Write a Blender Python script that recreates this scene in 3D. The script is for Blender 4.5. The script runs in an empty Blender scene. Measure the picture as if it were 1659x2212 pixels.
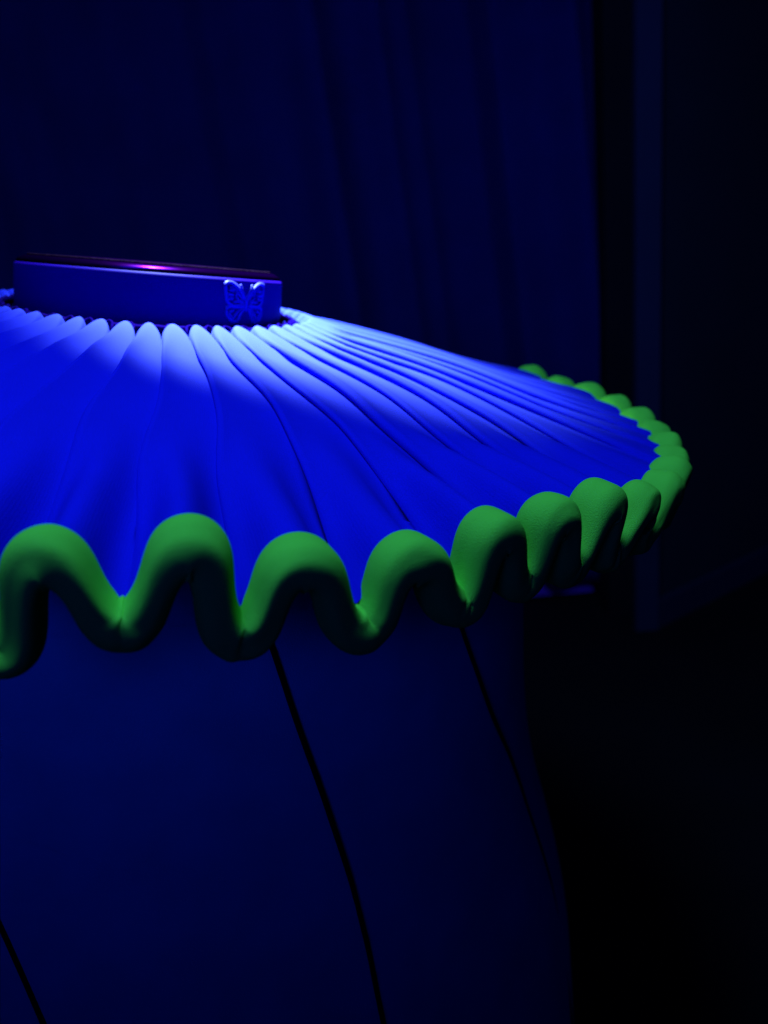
import bpy, math, random
from math import sin, cos, pi, radians, atan2, hypot
from mathutils import Matrix, Vector, noise

random.seed(7)
S = 0.1                      # metres per skirt unit (ring radius)

# ------------------------------------------------------------------ camera
def basis(yaw, pitch, roll):
    f = Vector((sin(yaw)*cos(pitch), cos(yaw)*cos(pitch), -sin(pitch)))
    r = Vector((cos(yaw), -sin(yaw), 0)); u = r.cross(f)
    return r*cos(roll)+u*sin(roll), -r*sin(roll)+u*cos(roll), f
YAW, PITCH = 0.2604, 0.2913
def m3(a, b, c): return Matrix((a, b, c)).transposed()
B_s = m3(*basis(YAW, PITCH, 0.0926))       # as seen from the tilted skirt's own frame
B_w = m3(*basis(YAW, PITCH, -0.083))       # as seen from the upright room
W3 = B_w @ B_s.transposed()                # the lean of the skirt in the room
SK_LOC = Vector((0, 0, 1.04-(W3 @ (Vector((0, -7.597, 0.4116))*S)).z))   # eye height 1.04 m
SKIRT = Matrix.Translation(SK_LOC) @ W3.to_4x4()
cam_loc = SK_LOC + W3 @ (Vector((0, -7.597, 0.4116))*S)
r_, u_, f_ = basis(YAW, PITCH, -0.083)
cam = bpy.data.objects.new('camera', bpy.data.cameras.new('camera'))
bpy.context.scene.collection.objects.link(cam)
cam.matrix_world = Matrix.Translation(cam_loc) @ m3(r_, u_, -f_).to_4x4()
cam.data.sensor_fit = 'VERTICAL'; cam.data.sensor_height = 36; cam.data.sensor_width = 27
cam.data.lens = 36*2000/2212
cam.data.clip_start = 0.02; cam.data.clip_end = 60
cam.data.dof.use_dof = True; cam.data.dof.focus_distance = 0.50; cam.data.dof.aperture_fstop = 6.5
sc = bpy.context.scene; sc.camera = cam

# ------------------------------------------------------------------ light
world = bpy.data.worlds.new('World'); sc.world = world; world.use_nodes = True
bg = world.node_tree.nodes['Background']
bg.inputs[0].default_value = (0.004, 0.01, 1, 1); bg.inputs[1].default_value = 0.016
def lamp(name, pos, target, size, power, color, local=True, spread=180, shape='DISK'):
    l = bpy.data.lights.new(name, 'AREA'); l.shape = shape; l.size = size; l.energy = power
    l.color = color; l.spread = radians(spread)
    o = bpy.data.objects.new(name, l); sc.collection.objects.link(o)
    p = Vector(pos); t = Vector(target)
    if local: p = SKIRT @ (p*S); t = SKIRT @ (t*S)
    o.location = p; o.rotation_euler = (t-p).to_track_quat('-Z', 'Y').to_euler()
    return o
lamp('black_light', (-1.5, -3.9, 8.3), (0.3, -1.5, 0), 0.34, 8.8, (0.22, 0.50, 1.0))
waist_fill = bpy.data.lights.new('waist_fill_spot', 'SPOT'); waist_fill.energy = 130; waist_fill.color = (3.3, 4.8, 1.0)  # added unseen spot, supplies the overexposed glow around the waist
waist_fill.spot_size = radians(68); waist_fill.spot_blend = 1.0; waist_fill.shadow_soft_size = 0.012
to = bpy.data.objects.new('waist_fill_spot', waist_fill); sc.collection.objects.link(to)
_p = SKIRT @ (Vector((0.0, 0.0, 3.0))*S); _t = SKIRT @ (Vector((0.72, 0.03, -0.3))*S)
to.location = _p; to.rotation_euler = (_t-_p).to_track_quat('-Z', 'Y').to_euler()
lamp('room_glow', (-0.50, -1.20, 1.35), (0.38, 0.5, 1.17), 0.45, 0.50, (0.010, 0.028, 1.0), local=False, spread=66)  # added unseen blue fill, lifts the under layer, box front and curtain
sc.view_settings.view_transform = 'Standard'; sc.view_settings.look = 'None'
sc.view_settings.exposure = 0; sc.view_settings.gamma = 1

# ------------------------------------------------------------------ materials
def mat(name, col, rough=0.85, spec=0.2, bump=0.0, bscale=400, sheen=0.0, var=0.0, vscale=20,
        trans=0.0, coat=0.0, ribs=0.0, ribscale=1.0, dist=0.002):
    m = bpy.data.materials.new(name); m.use_nodes = True
    nt = m.node_tree; N = nt.nodes; L = nt.links; p = N['Principled BSDF']
    p.inputs['Base Color'].default_value = (*col, 1); p.inputs['Roughness'].default_value = rough
    p.inputs['Specular IOR Level'].default_value = spec; p.inputs['Sheen Weight'].default_value = sheen
    p.inputs['Sheen Roughness'].default_value = 0.4; p.inputs['Sheen Tint'].default_value = (*[min(1, c*1.2) for c in col], 1)
    p.inputs['Coat Weight'].default_value = coat; p.inputs['Coat Roughness'].default_value = 0.15
    tc = N.new('ShaderNodeTexCoord')
    last = None
    if var:
        n = N.new('ShaderNodeTexNoise'); n.inputs['Scale'].default_value = vscale; n.inputs['Detail'].default_value = 6
        L.new(tc.outputs['Object'], n.inputs['Vector'])
        mx = N.new('ShaderNodeMix'); mx.data_type = 'RGBA'
        L.new(n.outputs['Fac'], mx.inputs[0])
        mx.inputs[6].default_value = (*[c*(1-var) for c in col], 1); mx.inputs[7].default_value = (*[min(1, c*(1+var)) for c in col], 1)
        L.new(mx.outputs[2], p.inputs['Base Color'])
    if bump:
        n = N.new('ShaderNodeTexNoise'); n.inputs['Scale'].default_value = bscale; n.inputs['Detail'].default_value = 4
        L.new(tc.outputs['Object'], n.inputs['Vector'])
        b = N.new('ShaderNodeBump'); b.inputs['Strength'].default_value = bump; b.inputs['Distance'].default_value = dist
        L.new(n.outputs['Fac'], b.inputs['Height']); last = b
    if ribs:
        w = N.new('ShaderNodeTexWave'); w.bands_direction = 'X'; w.inputs['Scale'].default_value = ribscale
        w.inputs['Distortion'].default_value = 0.6; w.inputs['Detail'].default_value = 2
        L.new(tc.outputs['UV'], w.inputs['Vector'])
        b = N.new('ShaderNodeBump'); b.inputs['Strength'].default_value = ribs; b.inputs['Distance'].default_value = 0.0004
        L.new(w.outputs['Fac'], b.inputs['Height'])
        if last: L.new(last.outputs[0], b.inputs['Normal'])
        last = b
    if last: L.new(last.outputs[0], p.inputs['Normal'])
    return m
M_blue = mat('blue_pleated_cloth', (0.0035, 0.0065, 0.60), 0.9, 0.05, bump=0.5, bscale=1700, sheen=0.1, var=0.06, vscale=30, ribs=0.12, ribscale=11, dist=0.0006)
M_green = mat('green_plush', (0.11, 0.66, 0.055), 0.95, 0.02, bump=0.7, bscale=1900, sheen=0.1, var=0.06, vscale=40, dist=0.0006)
M_under = mat('dim_blue_cloth', (0.05, 0.85, 0.75), 0.95, 0.05, bump=1.0, bscale=1100, var=0.2, vscale=25, dist=0.0006)
M_cord = mat('dark_cord', (0.003, 0.003, 0.006), 0.9, 0.1, bump=0.6, bscale=900, dist=0.0005)
M_ring = mat('glossy_blue_plastic', (0.0015, 0.0, 0.15), 0.6, 0.012, bump=0.12, bscale=60, var=0.15, vscale=25, dist=0.0006)
M_lid = mat('dark_glossy_lid', (0.0001, 0.0, 0.003), 0.16, 0.5, bump=0.2, bscale=90, dist=0.0008)
M_lid.node_tree.nodes['Principled BSDF'].inputs['Specular Tint'].default_value = (0.35, 0.02, 0.6, 1)
M_ring.node_tree.nodes['Principled BSDF'].inputs['Specular Tint'].default_value = (0.1, 0.05, 1, 1)
nt = M_lid.node_tree; gl = nt.nodes.new('ShaderNodeBsdfAnisotropic'); gl.inputs['Color'].default_value = (0.0022, 0.0001, 0.035, 1); gl.inputs['Roughness'].default_value = 0.2
ad = nt.nodes.new('ShaderNodeAddShader'); M_lid.node_tree.nodes['Principled BSDF'].inputs['Specular IOR Level'].default_value = 0.0
nt.links.new(M_lid.node_tree.nodes['Principled BSDF'].outputs[0], ad.inputs[0]); nt.links.new(gl.outputs[0], ad.inputs[1]); nt.links.new(ad.outputs[0], nt.nodes['Material Output'].inputs['Surface'])
M_rim = mat('frosted_rim', (0.001, 0.0004, 0.008), 0.8, 0.0, bump=1.0, bscale=500, dist=0.002)
M_relief = mat('relief_plastic', (0.006, 0.006, 0.36), 0.5, 0.03, bump=0.3, bscale=500, dist=0.0005)
M_elastic = mat('violet_elastic', (0.0008, 0.0002, 0.07), 0.8, 0.0, bump=0.6, bscale=800, dist=0.0006)
M_curtain = mat('dark_blue_curtain', (0.006, 0.012, 0.20), 0.95, 0.1, bump=0.5, bscale=300, var=0.25, vscale=6, dist=0.002)
M_wall = mat('dark_wall_paint', (0.02, 0.03, 0.07), 0.9, 0.1, bump=0.4, bscale=80, var=0.2, vscale=5, dist=0.002)
M_wood = mat('dark_post_paint', (0.008, 0.008, 0.02), 0.8, 0.1, bump=0.4, bscale=60, var=0.3, vscale=8, dist=0.002)
M_trim = mat('pale_trim_paint', (0.02, 0.026, 0.10), 0.6, 0.1, bump=0.2, bscale=60, var=0.15, vscale=8, dist=0.001)
M_floor = mat('dark_floor', (0.004, 0.005, 0.012), 0.9, 0.15, bump=0.5, bscale=50, var=0.4, vscale=5, dist=0.002)

# ------------------------------------------------------------------ helpers
def mesh(name, verts, faces, m, parent=None, uv=None, smooth=True):
    me = bpy.data.meshes.new(name); me.from_pydata(verts, [], faces); me.materials.append(m)
    if smooth: me.polygons.foreach_set('use_smooth', [True]*len(me.polygons))
    if uv:
        lay = me.uv_layers.new(name='UVMap'); idx = [0]*len(me.loops); me.loops.foreach_get('vertex_index', idx)
        flat = [c for i in idx for c in uv[i]]; lay.data.foreach_set('uv', flat)
    me.update()
    o = bpy.data.objects.new(name, me); sc.collection.objects.link(o)
    if parent: o.parent = parent
    return o
def tag(o, label=None, cat=None, group=None, kind=None):
    for k, v in (('label', label), ('category', cat), ('group', group), ('kind', kind)):
        if v: o[k] = v
def empty(name, mw):
    o = bpy.data.objects.new(name, None); sc.collection.objects.link(o); o.matrix_world = mw; o.empty_display_size = 0.05
    return o
def tube(path, rad, seg=8, closed=False):
    n = len(path); V = []; F = []
    up = Vector((0, 0, 1))
    for i, p in enumerate(path):
        a = path[(i-1) % n] if (closed or i > 0) else path[0]; b = path[(i+1) % n] if (closed or i < n-1) else path[-1]
        t = (b-a).normalized(); x = t.cross(up)
        if x.length < 0.05: x = t.cross(Vector((1, 0, 0)))
        x.normalize(); y = x.cross(t); rr = rad[i] if isinstance(rad, list) else rad
        for k in range(seg):
            q = 2*pi*k/seg; V.append(p + x*cos(q)*rr + y*sin(q)*rr)
    for i in range(n if closed else n-1):
        for k in range(seg):
            j = (i+1) % n; F.append((i*seg+k, i*seg+(k+1) % seg, j*seg+(k+1) % seg, j*seg+k))
    if not closed: F.append(tuple(range(seg))[::-1]); F.append(tuple((n-1)*seg+k for k in range(seg)))
    return V, F
def join(parts):
    V = []; F = []
    for v, f in parts:
        o = len(V); V += list(v); F += [tuple(i+o for i in q) for q in f]
    return V, F
def box(x0, x1, y0, y1, z0, z1):
    V = [Vector((x, y, z)) for x in (x0, x1) for y in (y0, y1) for z in (z0, z1)]
    return V, [(0, 1, 3, 2), (4, 6, 7, 5), (0, 4, 5, 1), (2, 3, 7, 6), (0, 2, 6, 4), (1, 5, 7, 3)]
def sm(a, b, x):
    t = max(0, min(1, (x-a)/(b-a))); return t*t*(3-2*t)
def polar(th, rho, z): return Vector((rho*sin(th), -rho*cos(th), z))*S

# ------------------------------------------------------------------ room (setting)
FZ = 0.0
floor_v = [Vector((x, y, FZ)) for x in (-4, 6) for y in (-3, 7)]
fl = mesh('floor', floor_v, [(0, 2, 3, 1)], M_floor, smooth=False); tag(fl, 'dark floor', kind='structure')
def ray(px, py):                       # where a line of sight through the photograph goes
    return (f_*2000 + r_*(px-829.5) - u_*(py-1106)).normalized()
def at_depth(px, py, d):               # d = metres along the camera's axis
    v = ray(px, py); return cam_loc + v*(d/v.dot(f_))
def onplane(px, py, P, n):
    v = ray(px, py); return cam_loc + v*((P-cam_loc).dot(n)/v.dot(n))
hf = Vector((f_.x, f_.y, 0)).normalized(); hr = Vector((hf.y, -hf.x, 0))
cf = Vector((cam_loc.x, cam_loc.y, 0))
def room(a, b, z): return cf + hr*a + hf*b + Vector((0, 0, z))     # a right, b ahead, z up
def rbox(name, a0, a1, b0, b1, z0, z1, m, parent=None):
    V, F = box(a0, a1, b0, b1, z0, z1)
    return mesh(name, [room(v.x, v.y, v.z) for v in V], F, m, parent, smooth=False)
rbox('back_wall', -3.5, 4.5, 3.6, 3.7, 0.0, 3.2, M_wall)['kind'] = 'structure'
bpy.data.objects['back_wall']['label'] = 'dark wall behind the curtain'

# curtain: one hanging cloth, folds run down and slant a little
fold = [(-1.6, .05, .9), (-1.28, .035, .7), (-1.0, .07, 1.1), (-0.80, .04, .5), (-0.05, .05, 1.6), (0.10, .03, .8), (0.17, .04, .9), (0.33, .05, .9), (0.55, .04, 1.0)]
def curtain_b(a, z):
    b = 2.42; s = a - (1.3-z)*0.07
    for c, w, h in fold:
        x = (s-c)/w
        b += 0.035*h*(math.exp(-x*x*0.5)*(1.0) * (1 if x < 0 else math.exp(-x*1.2)))*-1
    b += 0.11*sm(.02, .30, s)*(1-sm(.31, .37, s))+0.05*sm(-.75, -.4, s)*(1-sm(-.38, -.3, s))
    b += 0.012*sin(s*17+z*0.8)+0.006*sin(s*41+1.3)
    b += 0.02*noise.noise(Vector((s*3, z*0.8, 0)))
    return b
NA, NZ = 420, 60; A0, A1 = -2.3, 0.80
V = []; F = []
for i in range(NA+1):
    for j in range(NZ+1):
        a = A0+(A1-A0)*i/NA; z = 0.06+2.7*j/NZ
        V.append(room(a, curtain_b(a, z), z))
for i in range(NA):
    for j in range(NZ):
        q = i*(NZ+1)+j; F.append((q, q+NZ+1, q+NZ+2, q+1))
cu = mesh('curtain', V, F, M_curtain)
sol = cu.modifiers.new('thickness', 'SOLIDIFY'); sol.thickness = 0.004
tag(cu, 'dark blue hanging curtain with soft folds behind the skirt', 'curtain')
bb = rbox('lit_patch_panel', 0.10, 0.577, 2.46, 2.49, 0.015, 0.22, mat('violet_lit_patch', (0.14, 0.02, 0.9), 0.8, 0.1, bump=0.2, bscale=80)); tag(bb, 'added violet panel standing for the lit background patch under the green hem', kind='structure')  # added panel, brightness of a lit background patch put into its colour

# dark post, pale trim and the receding wall on the right
po = rbox('door_post', 0.582, 0.652, 2.30, 2.42, 0.0, 2.8, M_wood); tag(po, 'dark upright post at the right edge of the curtain', 'post')
tr = empty('door_trim', Matrix.Translation(room(0.66, 2.2, 0))); tag(tr, 'pale blue upright door trim beside the dark post', 'trim')
o = rbox('upright_board', 0.628, 0.686, 2.20, 2.225, 0.0, 2.8, M_trim); o.parent = tr; o.matrix_parent_inverse = tr.matrix_world.inverted()
V, F = box(0, 1, 0, 1, 0, 1)
def slant(p):                            # skirting board running back and to the right
    t = p.x; a = 0.69+0.9*t; b = 2.21+0.68*t+0.02*p.y
    return room(a, b, 0.0+0.075*p.z)
o = mesh('skirting', [slant(v) for v in V], F, M_trim, None, smooth=False); o.parent = tr; o.matrix_parent_inverse = tr.matrix_world.inverted()
def slant2(p): 
    a = 0.69+1.6*p.x; b = 2.24+1.21*p.x+0.05*p.y
    return room(a, b, 2.9*p.z)
w = mesh('right_wall', [slant2(v) for v in V], F, M_wall, smooth=False); tag(w, 'dark wall receding on the right', kind='structure')

# ------------------------------------------------------------------ pleated skirt
root = empty('pleated_skirt', SKIRT)
tag(root, 'flared blue pleated skirt with thick green ruffled hem over a plain blue under layer', 'skirt')
HV = [-7.9, -1.3, 5.3, 13.1, 20.6, 26.1, 31.5, 37.2, 44.3, 51.5, 58.8, 65.8, 72.0, 78.2, 84.4, 91.6, 98.8, 105.7, 113.0]
RZ = [-.89, -.85, -.93, -.955, -.87, -.85, -.86, -.92, -.95, -.95, -.95, -.95, -.94, -.93, -.90, -.87, -.84, -.83]   # ridge heights
VZ = [-1.31, -1.20, -1.26, -1.28, -1.23, -1.17, -1.15, -1.16, -1.20]
NP = 51
IV = [-4.0, 2.6, 10.0, 17.0, 23.5, 31.0, 39.0, 46.5]
def spread(known, total0):
    out = list(known); left = NP-len(out); end = known[0]+360; step = (end-known[-1])/(left+1)
    rng = random.Random(3)
    for i in range(left): out.append(known[-1]+step*(i+1)+rng.uniform(-.5, .5))
    return out
HV = [radians(a) for a in spread(HV, 0)]; IV = [radians(a) for a in spread(IV, 0)]
rng = random.Random(11)
RZ[16:] = [-.90, -.86, -1.02]
while len(RZ) < NP: RZ.append(-1.02+rng.uniform(-.03, .03))
RZ[-1] = -.93; RZ[-2] = -.90
VZ += [-1.12, -1.06, -1.04, -1.03, -1.02, -1.02, -1.01, -.99, -.98, -1.0, -1.05]
while len(VZ) < NP: VZ.append(-1.18+rng.uniform(-.05, .05))
ZI, ZO, RI, RO = -0.35, -1.03, 1.15, 4.03
def wrap(lst, k): return lst[k % NP]+2*pi*(k//NP)
AMP = [rng.uniform(.8, 1.25) for _ in range(NP)]; PH = [rng.uniform(0, 6.28) for _ in range(NP)]
def cosmix(u): return 0.5-0.5*math.tanh(0.75*cos(2*pi*u))/math.tanh(0.75)
SQ = 0.024
LEAN = [-.13, .04, -.04, -.10, -.12, -.11, .08, .2, .2]
def hem_z(k, u):                        # wavy centre line of the hem
    zv = VZ[k % NP] if u < .5 else VZ[(k+1) % NP]
    return zv+(RZ[k % NP]-zv)*cosmix(u)
def hem_pt(k, u):
    a = wrap(HV, k); b = wrap(HV, k+1); th = a+(b-a)*u
    c = cosmix(u)
    th += (b-a)*SQ*sin(4*pi*u)           # steep flanks
    rho = RO-0.03+0.05*c+0.02*noise.noise(Vector((th*9, 2, 0)))
    th += (b-a)*((LEAN[k] if k < 9 else .08)*c+(0.03 if k < 9 else .08)*noise.noise(Vector((th*5, 5, 2))))
    z = hem_z(k, u)+0.025*noise.noise(Vector((th*14, 7, 0)))
    return th, rho, z
def section(k, u, s):
    """one pleat cross-section: angle fraction and height above the cone, s 0 waist .. 1 hem"""
    A = AMP[k % NP]
    hin = (max(0, sin(pi*u)))**0.55*0.09; ain = u
    U = 0.11
    if u < U: q = u/U; am = -0.10*A*sin(pi*q)-0.0; hm = 0.5*(1-cos(pi*q))
    else: q = (u-U)/(1-U); am = q; hm = 1-q**1.15
    hm *= 0.064*A
    w1 = sm(0.02, 0.20, s); w2 = sm(0.50, 1.0, s)**1.3
    a = ain*(1-w1)+am*w1; h = hin*(1-w1)+hm*w1
    return a*(1-w2*0.85)+(u+SQ*sin(4*pi*u))*w2*0.85, h*(1-w2*0.5), w2
def blur_s(s): return s
NU, NS = 34, 96
V = []; UV = []; F = []
S_list = [(j/NS)**1.15 for j in range(NS+1)]
us = [ (i/NU)**1.25 for i in range(NU)]
for k in range(NP):
    for i in range(NU):
        u = us[i]
        for j, s in enumerate(S_list):
            a, h, w2 = section(k, u, s)
            tw = sm(0.0, 1.0, s)
            i0, i1 = wrap(IV, k), wrap(IV, k+1); o0, o1 = wrap(HV, k), wrap(HV, k+1)
            tw2 = 0.35*s + 0.65*sm(0.15, 1.0, s)
            thI = i0+(i1-i0)*a; thO = o0+(o1-o0)*a
            wob = 0.0075*sin(s*7.5+PH[k % NP])*sin(pi*s)+0.003*sin(s*17+2*PH[k % NP])*sin(pi*s)
            th = thI*(1-tw2)+thO*tw2+wob
            tip = (1-sin(pi*u)**0.6)*0.20           # gaps between the gathered tips
            r0 = RI+tip; r1 = RO-0.05
            rho = r0+(r1-r0)*s
            z = ZI+(ZO-ZI)*(s-0.09*sin(pi*s)**2)
            z += h - 0.10*(1-sm(0, .035, s))*(1.0)  # tips curl down
            zh = VZ[k % NP]*(1-u)+VZ[(k+1) % NP]*u; cs = 0.5-0.5*cos(2*pi*u); zh = zh+(RZ[k % NP]-zh)*cs+0.02+0.09*(1-cs)
            z = z + (zh-ZO)*w2
            z += 0.006*noise.noise(Vector((th*5, s*4, 1)))*sin(pi*s)
            V.append(polar(th, rho, z)); UV.append(((k+u), s))
C = NS+1; T = NP*NU
for c in range(T):
    d = (c+1) % T
    for j in range(NS): F.append((c*C+j, c*C+j+1, d*C+j+1, d*C+j))
o = mesh('pleated_cloth', V, F, M_blue, root, UV)

# hem: a thick soft roll following the ruffle
NH, NR = 44, 32
V = []; F = []
cen = []
for k in range(NP):
    for i in range(NH):
        th, rho, z = hem_pt(k, i/NH); cen.append((polar(th, rho, z), th, i/NH, k))
n = len(cen)
for i, (p, th, u, k) in enumerate(cen):
    t = (cen[(i+1) % n][0]-cen[i-1][0]).normalized()
    rad = Vector((sin(th), -cos(th), 0)); y = t.cross(rad).normalized()
    if y.z < 0: y = -y
    x = rad
    fat = 1+0.20*noise.noise(Vector((th*6, 0, 3)))
    for q in range(NR):
        g = 2*pi*q/NR
        cx, cy = cos(g), sin(g)
        e = 0.78                                     # slightly boxy roll
        cx = math.copysign(abs(cx)**e, cx); cy = math.copysign(abs(cy)**e, cy)
        d = 1+0.13*noise.noise(Vector((th*16, cx*1.2, cy*1.2)))+0.04*noise.noise(Vector((th*45, cx*2.2, cy*2.2)))
        pinch = math.exp(-((min(u, 1-u))/.10)**2)    # gathered creases in the valleys
        d -= pinch*0.24*max(0, 0.1+noise.noise(Vector((th*75, k*1.7, cy*.4))))
        fl_ = 1-0.33*sin(2*pi*u)**2 - 0.05*math.exp(-((min(u, 1-u))/.15)**2)
        V.append(p+(x*cx*0.132+y*cy*0.122*fl_)*S*fat*d)
for i in range(n):
    for q in range(NR):
        j = (i+1) % n; q2 = (q+1) % NR
        F.append((i*NR+q, j*NR+q, j*NR+q2, i*NR+q2))
o = mesh('ruffled_hem', V, F, M_green, root)
ss = o.modifiers.new('smooth', 'SUBSURF'); ss.levels = 1; ss.render_levels = 1

# elastic at the waist and one hook loop per pleat
V, F = tube([polar(2*pi*i/160, 1.09, -0.335+0.004*sin(i*1.7)) for i in range(160)], 0.020*S, 8, True)
V2, F2 = tube([polar(2*pi*i/160, 1.10, -0.36+0.006*sin(i*1.3)) for i in range(160)], 0.012*S, 8, True)
mesh('elastic_band', *join([(V, F), (V2, F2)]), M_elastic, root)
for k in range(NP):
    a = (wrap(IV, k)+wrap(IV, k+1))/2; w = 0.030
    pts = []
    for t in range(13):
        g = pi*t/12
        pts.append(polar(a-w*cos(g)*1.0, 1.17-0.075*sin(g)**0.5, -0.355+0.045*sin(g)**0.7+rng.uniform(-.003, .003)))
    mesh('loop', *tube(pts, 0.011*S, 6), M_elastic, root)

# under layer
UP = [(-0.45, 1.6), (-0.9, 2.6), (-1.3, 3.02), (-2.0, 3.12), (-2.75, 3.22), (-3.1, 3.26), (-3.8, 3.42), (-4.5, 3.70), (-5.2, 3.92), (-7.5, 4.4)]
def up_r(z):
    for (z0, r0), (z1, r1) in zip(UP, UP[1:]):
        if z >= z1:
            t = (z-z0)/(z1-z0); return r0+(r1-r0)*t
    return UP[-1][1]
def up_s(z): return sum(up_r(z+d) for d in (-.3, -.15, 0, .15, .3))/5
V = []; F = []; NT = 256; NZ2 = 110
for i in range(NT):
    th = 2*pi*i/NT
    for j in range(NZ2+1):
        z = -0.45-7.0*j/NZ2
        r = up_s(z)*(1+0.006*noise.noise(Vector((cos(th)*2, sin(th)*2, z*0.7))))
        V.append(polar(th, r, z))
for i in range(NT):
    for j in range(NZ2):
        a = i*(NZ2+1)+j; b = ((i+1) % NT)*(NZ2+1)+j; F.append((a, a+1, b+1, b))
under = mesh('under_layer', V, F, M_under, root)
def seam(pts):                             # (degrees, z) down the cloth
    path = []
    for (a0, z0), (a1, z1) in zip(pts, pts[1:]):
        for t in range(10):
            a = a0+(a1-a0)*t/10; z = z0+(z1-z0)*t/10; path.append(polar(radians(a), up_s(z)*1.0+0.004, z))
    for _ in range(12): path = [path[0]]+[(path[i-1]+path[i]*2+path[i+1])/4 for i in range(1, len(path)-1)]+[path[-1]]
    return path
SEAMS = [[(11.0,-1.6),(12.5,-1.8),(15.1,-2.24),(18.3,-2.73),(21.5,-3.3),(23.05,-3.74),(23.6,-4.09),(23.9,-4.3),(25,-7)],
         [(38.0,-1.84),(39.4,-2.02),(46.6,-2.72),(53.1,-3.21),(56.7,-3.57),(59.4,-4.0),(61,-4.6),(63,-7)],
         [(-24,-1.9),(-15.6,-2.97),(-12.7,-3.28),(-10.6,-3.53),(-8.5,-3.78),(-6.6,-4.01),(-2,-7)]]
for s_ in SEAMS: mesh('seam_cord', *tube(seam(s_), 0.017*S, 8), M_cord, under)

# ------------------------------------------------------------------ round box standing in the waist
box_r = empty('round_box', SKIRT @ Matrix.Translation((0, 0, -0.42*S)) @ Matrix.Rotation(radians(-3.0), 4, 'X'))
tag(box_r, 'squat glossy blue round box with raised butterfly standing in the gathered waist', 'box')
BO = Vector((0, 0, 0.40))
def lathe(prof, seg=128):
    V = []; F = []; n = len(prof)
    for i in range(seg):
        a = 2*pi*i/seg
        for r, z in prof: V.append(polar(a, r, z+0.40))
    for i in range(seg):
        for j in range(n-1): a = i*n+j; b = ((i+1) % seg)*n+j; F.append((a, b, b+1, a+1))
    return V, F
wall = mesh('box_wall', *lathe([(0.0, -.40), (.97, -.40), (.99, -.385), (1.0, -.36), (1.003, -.2), (1.0, -.03), (.997, -.018), (.988, -.010), (.975, -.006)]), M_ring, box_r)
mesh('lid', *lathe([(.975, -.012), (.985, .0), (.975, .018), (.93, .040), (.85, .052), (.80, .056), (.4, .062), (0, .064)]), M_lid, box_r)
mesh('rim', *tube([polar(2*pi*i/200, .90, .40+.046) for i in range(200)], .010*S, 8, True), M_rim, box_r)

# butterfly relief (side view coordinates: x right, y up, 1 = half the height)
def bf(p):
    x, y = p; x *= 0.00058; y *= 0.00042
    a = BF_A + x; z = BF_Z + y
    return polar(a, 1.006, z+0.40)
BF_A, BF_Z = radians(40.7), -0.175
def arc(pts, r=6, n=6):
    P = []
    m = len(pts)
    for i in range(m-1):
        p0 = pts[max(i-1, 0)]; p1 = pts[i]; p2 = pts[i+1]; p3 = pts[min(i+2, m-1)]
        for t in range(n):
            t /= n
            P.append(tuple(0.5*((2*p1[c])+(-p0[c]+p2[c])*t+(2*p0[c]-5*p1[c]+4*p2[c]-p3[c])*t*t+(-p0[c]+3*p1[c]-3*p2[c]+p3[c])*t**3) for c in (0, 1)))
    P.append(pts[-1]); return P
strokes = []
for sgn in (-1, 1):
    w = lambda L: [(sgn*x, y) for x, y in L]
    strokes += [(w([(20, 60), (70, 150), (150, 255), (250, 325), (320, 310), (330, 240), (315, 120), (300, 20), (240, -40), (150, -55), (40, -30)]), 13),
                (w([(15, 80), (60, 190), (105, 300)]), 9),
                (w([(60, 60), (130, 150), (200, 230), (260, 265)]), 7), (w([(60, 30), (150, 70), (160, 150)]), 7),
                (w([(210, 200), (275, 205)]), 12), (w([(215, 130), (290, 135)]), 12), (w([(220, 65), (285, 70)]), 13),
                (w([(50, 5), (120, 20), (200, 10)]), 9),
                (w([(30, -50), (150, -70), (280, -70), (305, -160), (270, -270), (200, -320), (130, -290), (90, -190), (30, -80)]), 12),
                (w([(200, -120), (270, -180), (200, -280)]), 10), (w([(110, -110), (170, -200), (185, -270)]), 8), (w([(60, -80), (120, -130), (150, -220)]), 7)]
relief = [tube([bf(p) for p in arc(L)], r*0.0011*S, 6) for L, r in strokes]
bfv, bff = join(relief)
bfo = mesh('butterfly_emblem', bfv, bff, M_relief, wall)
body = [(0, 70), (0, 30), (0, -20), (0, -90), (0, -150)]
mesh('butterfly_body', *tube([bf(p) for p in body], [0.010*S, .019*S, .016*S, .013*S, .005*S], 8), M_relief, wall)
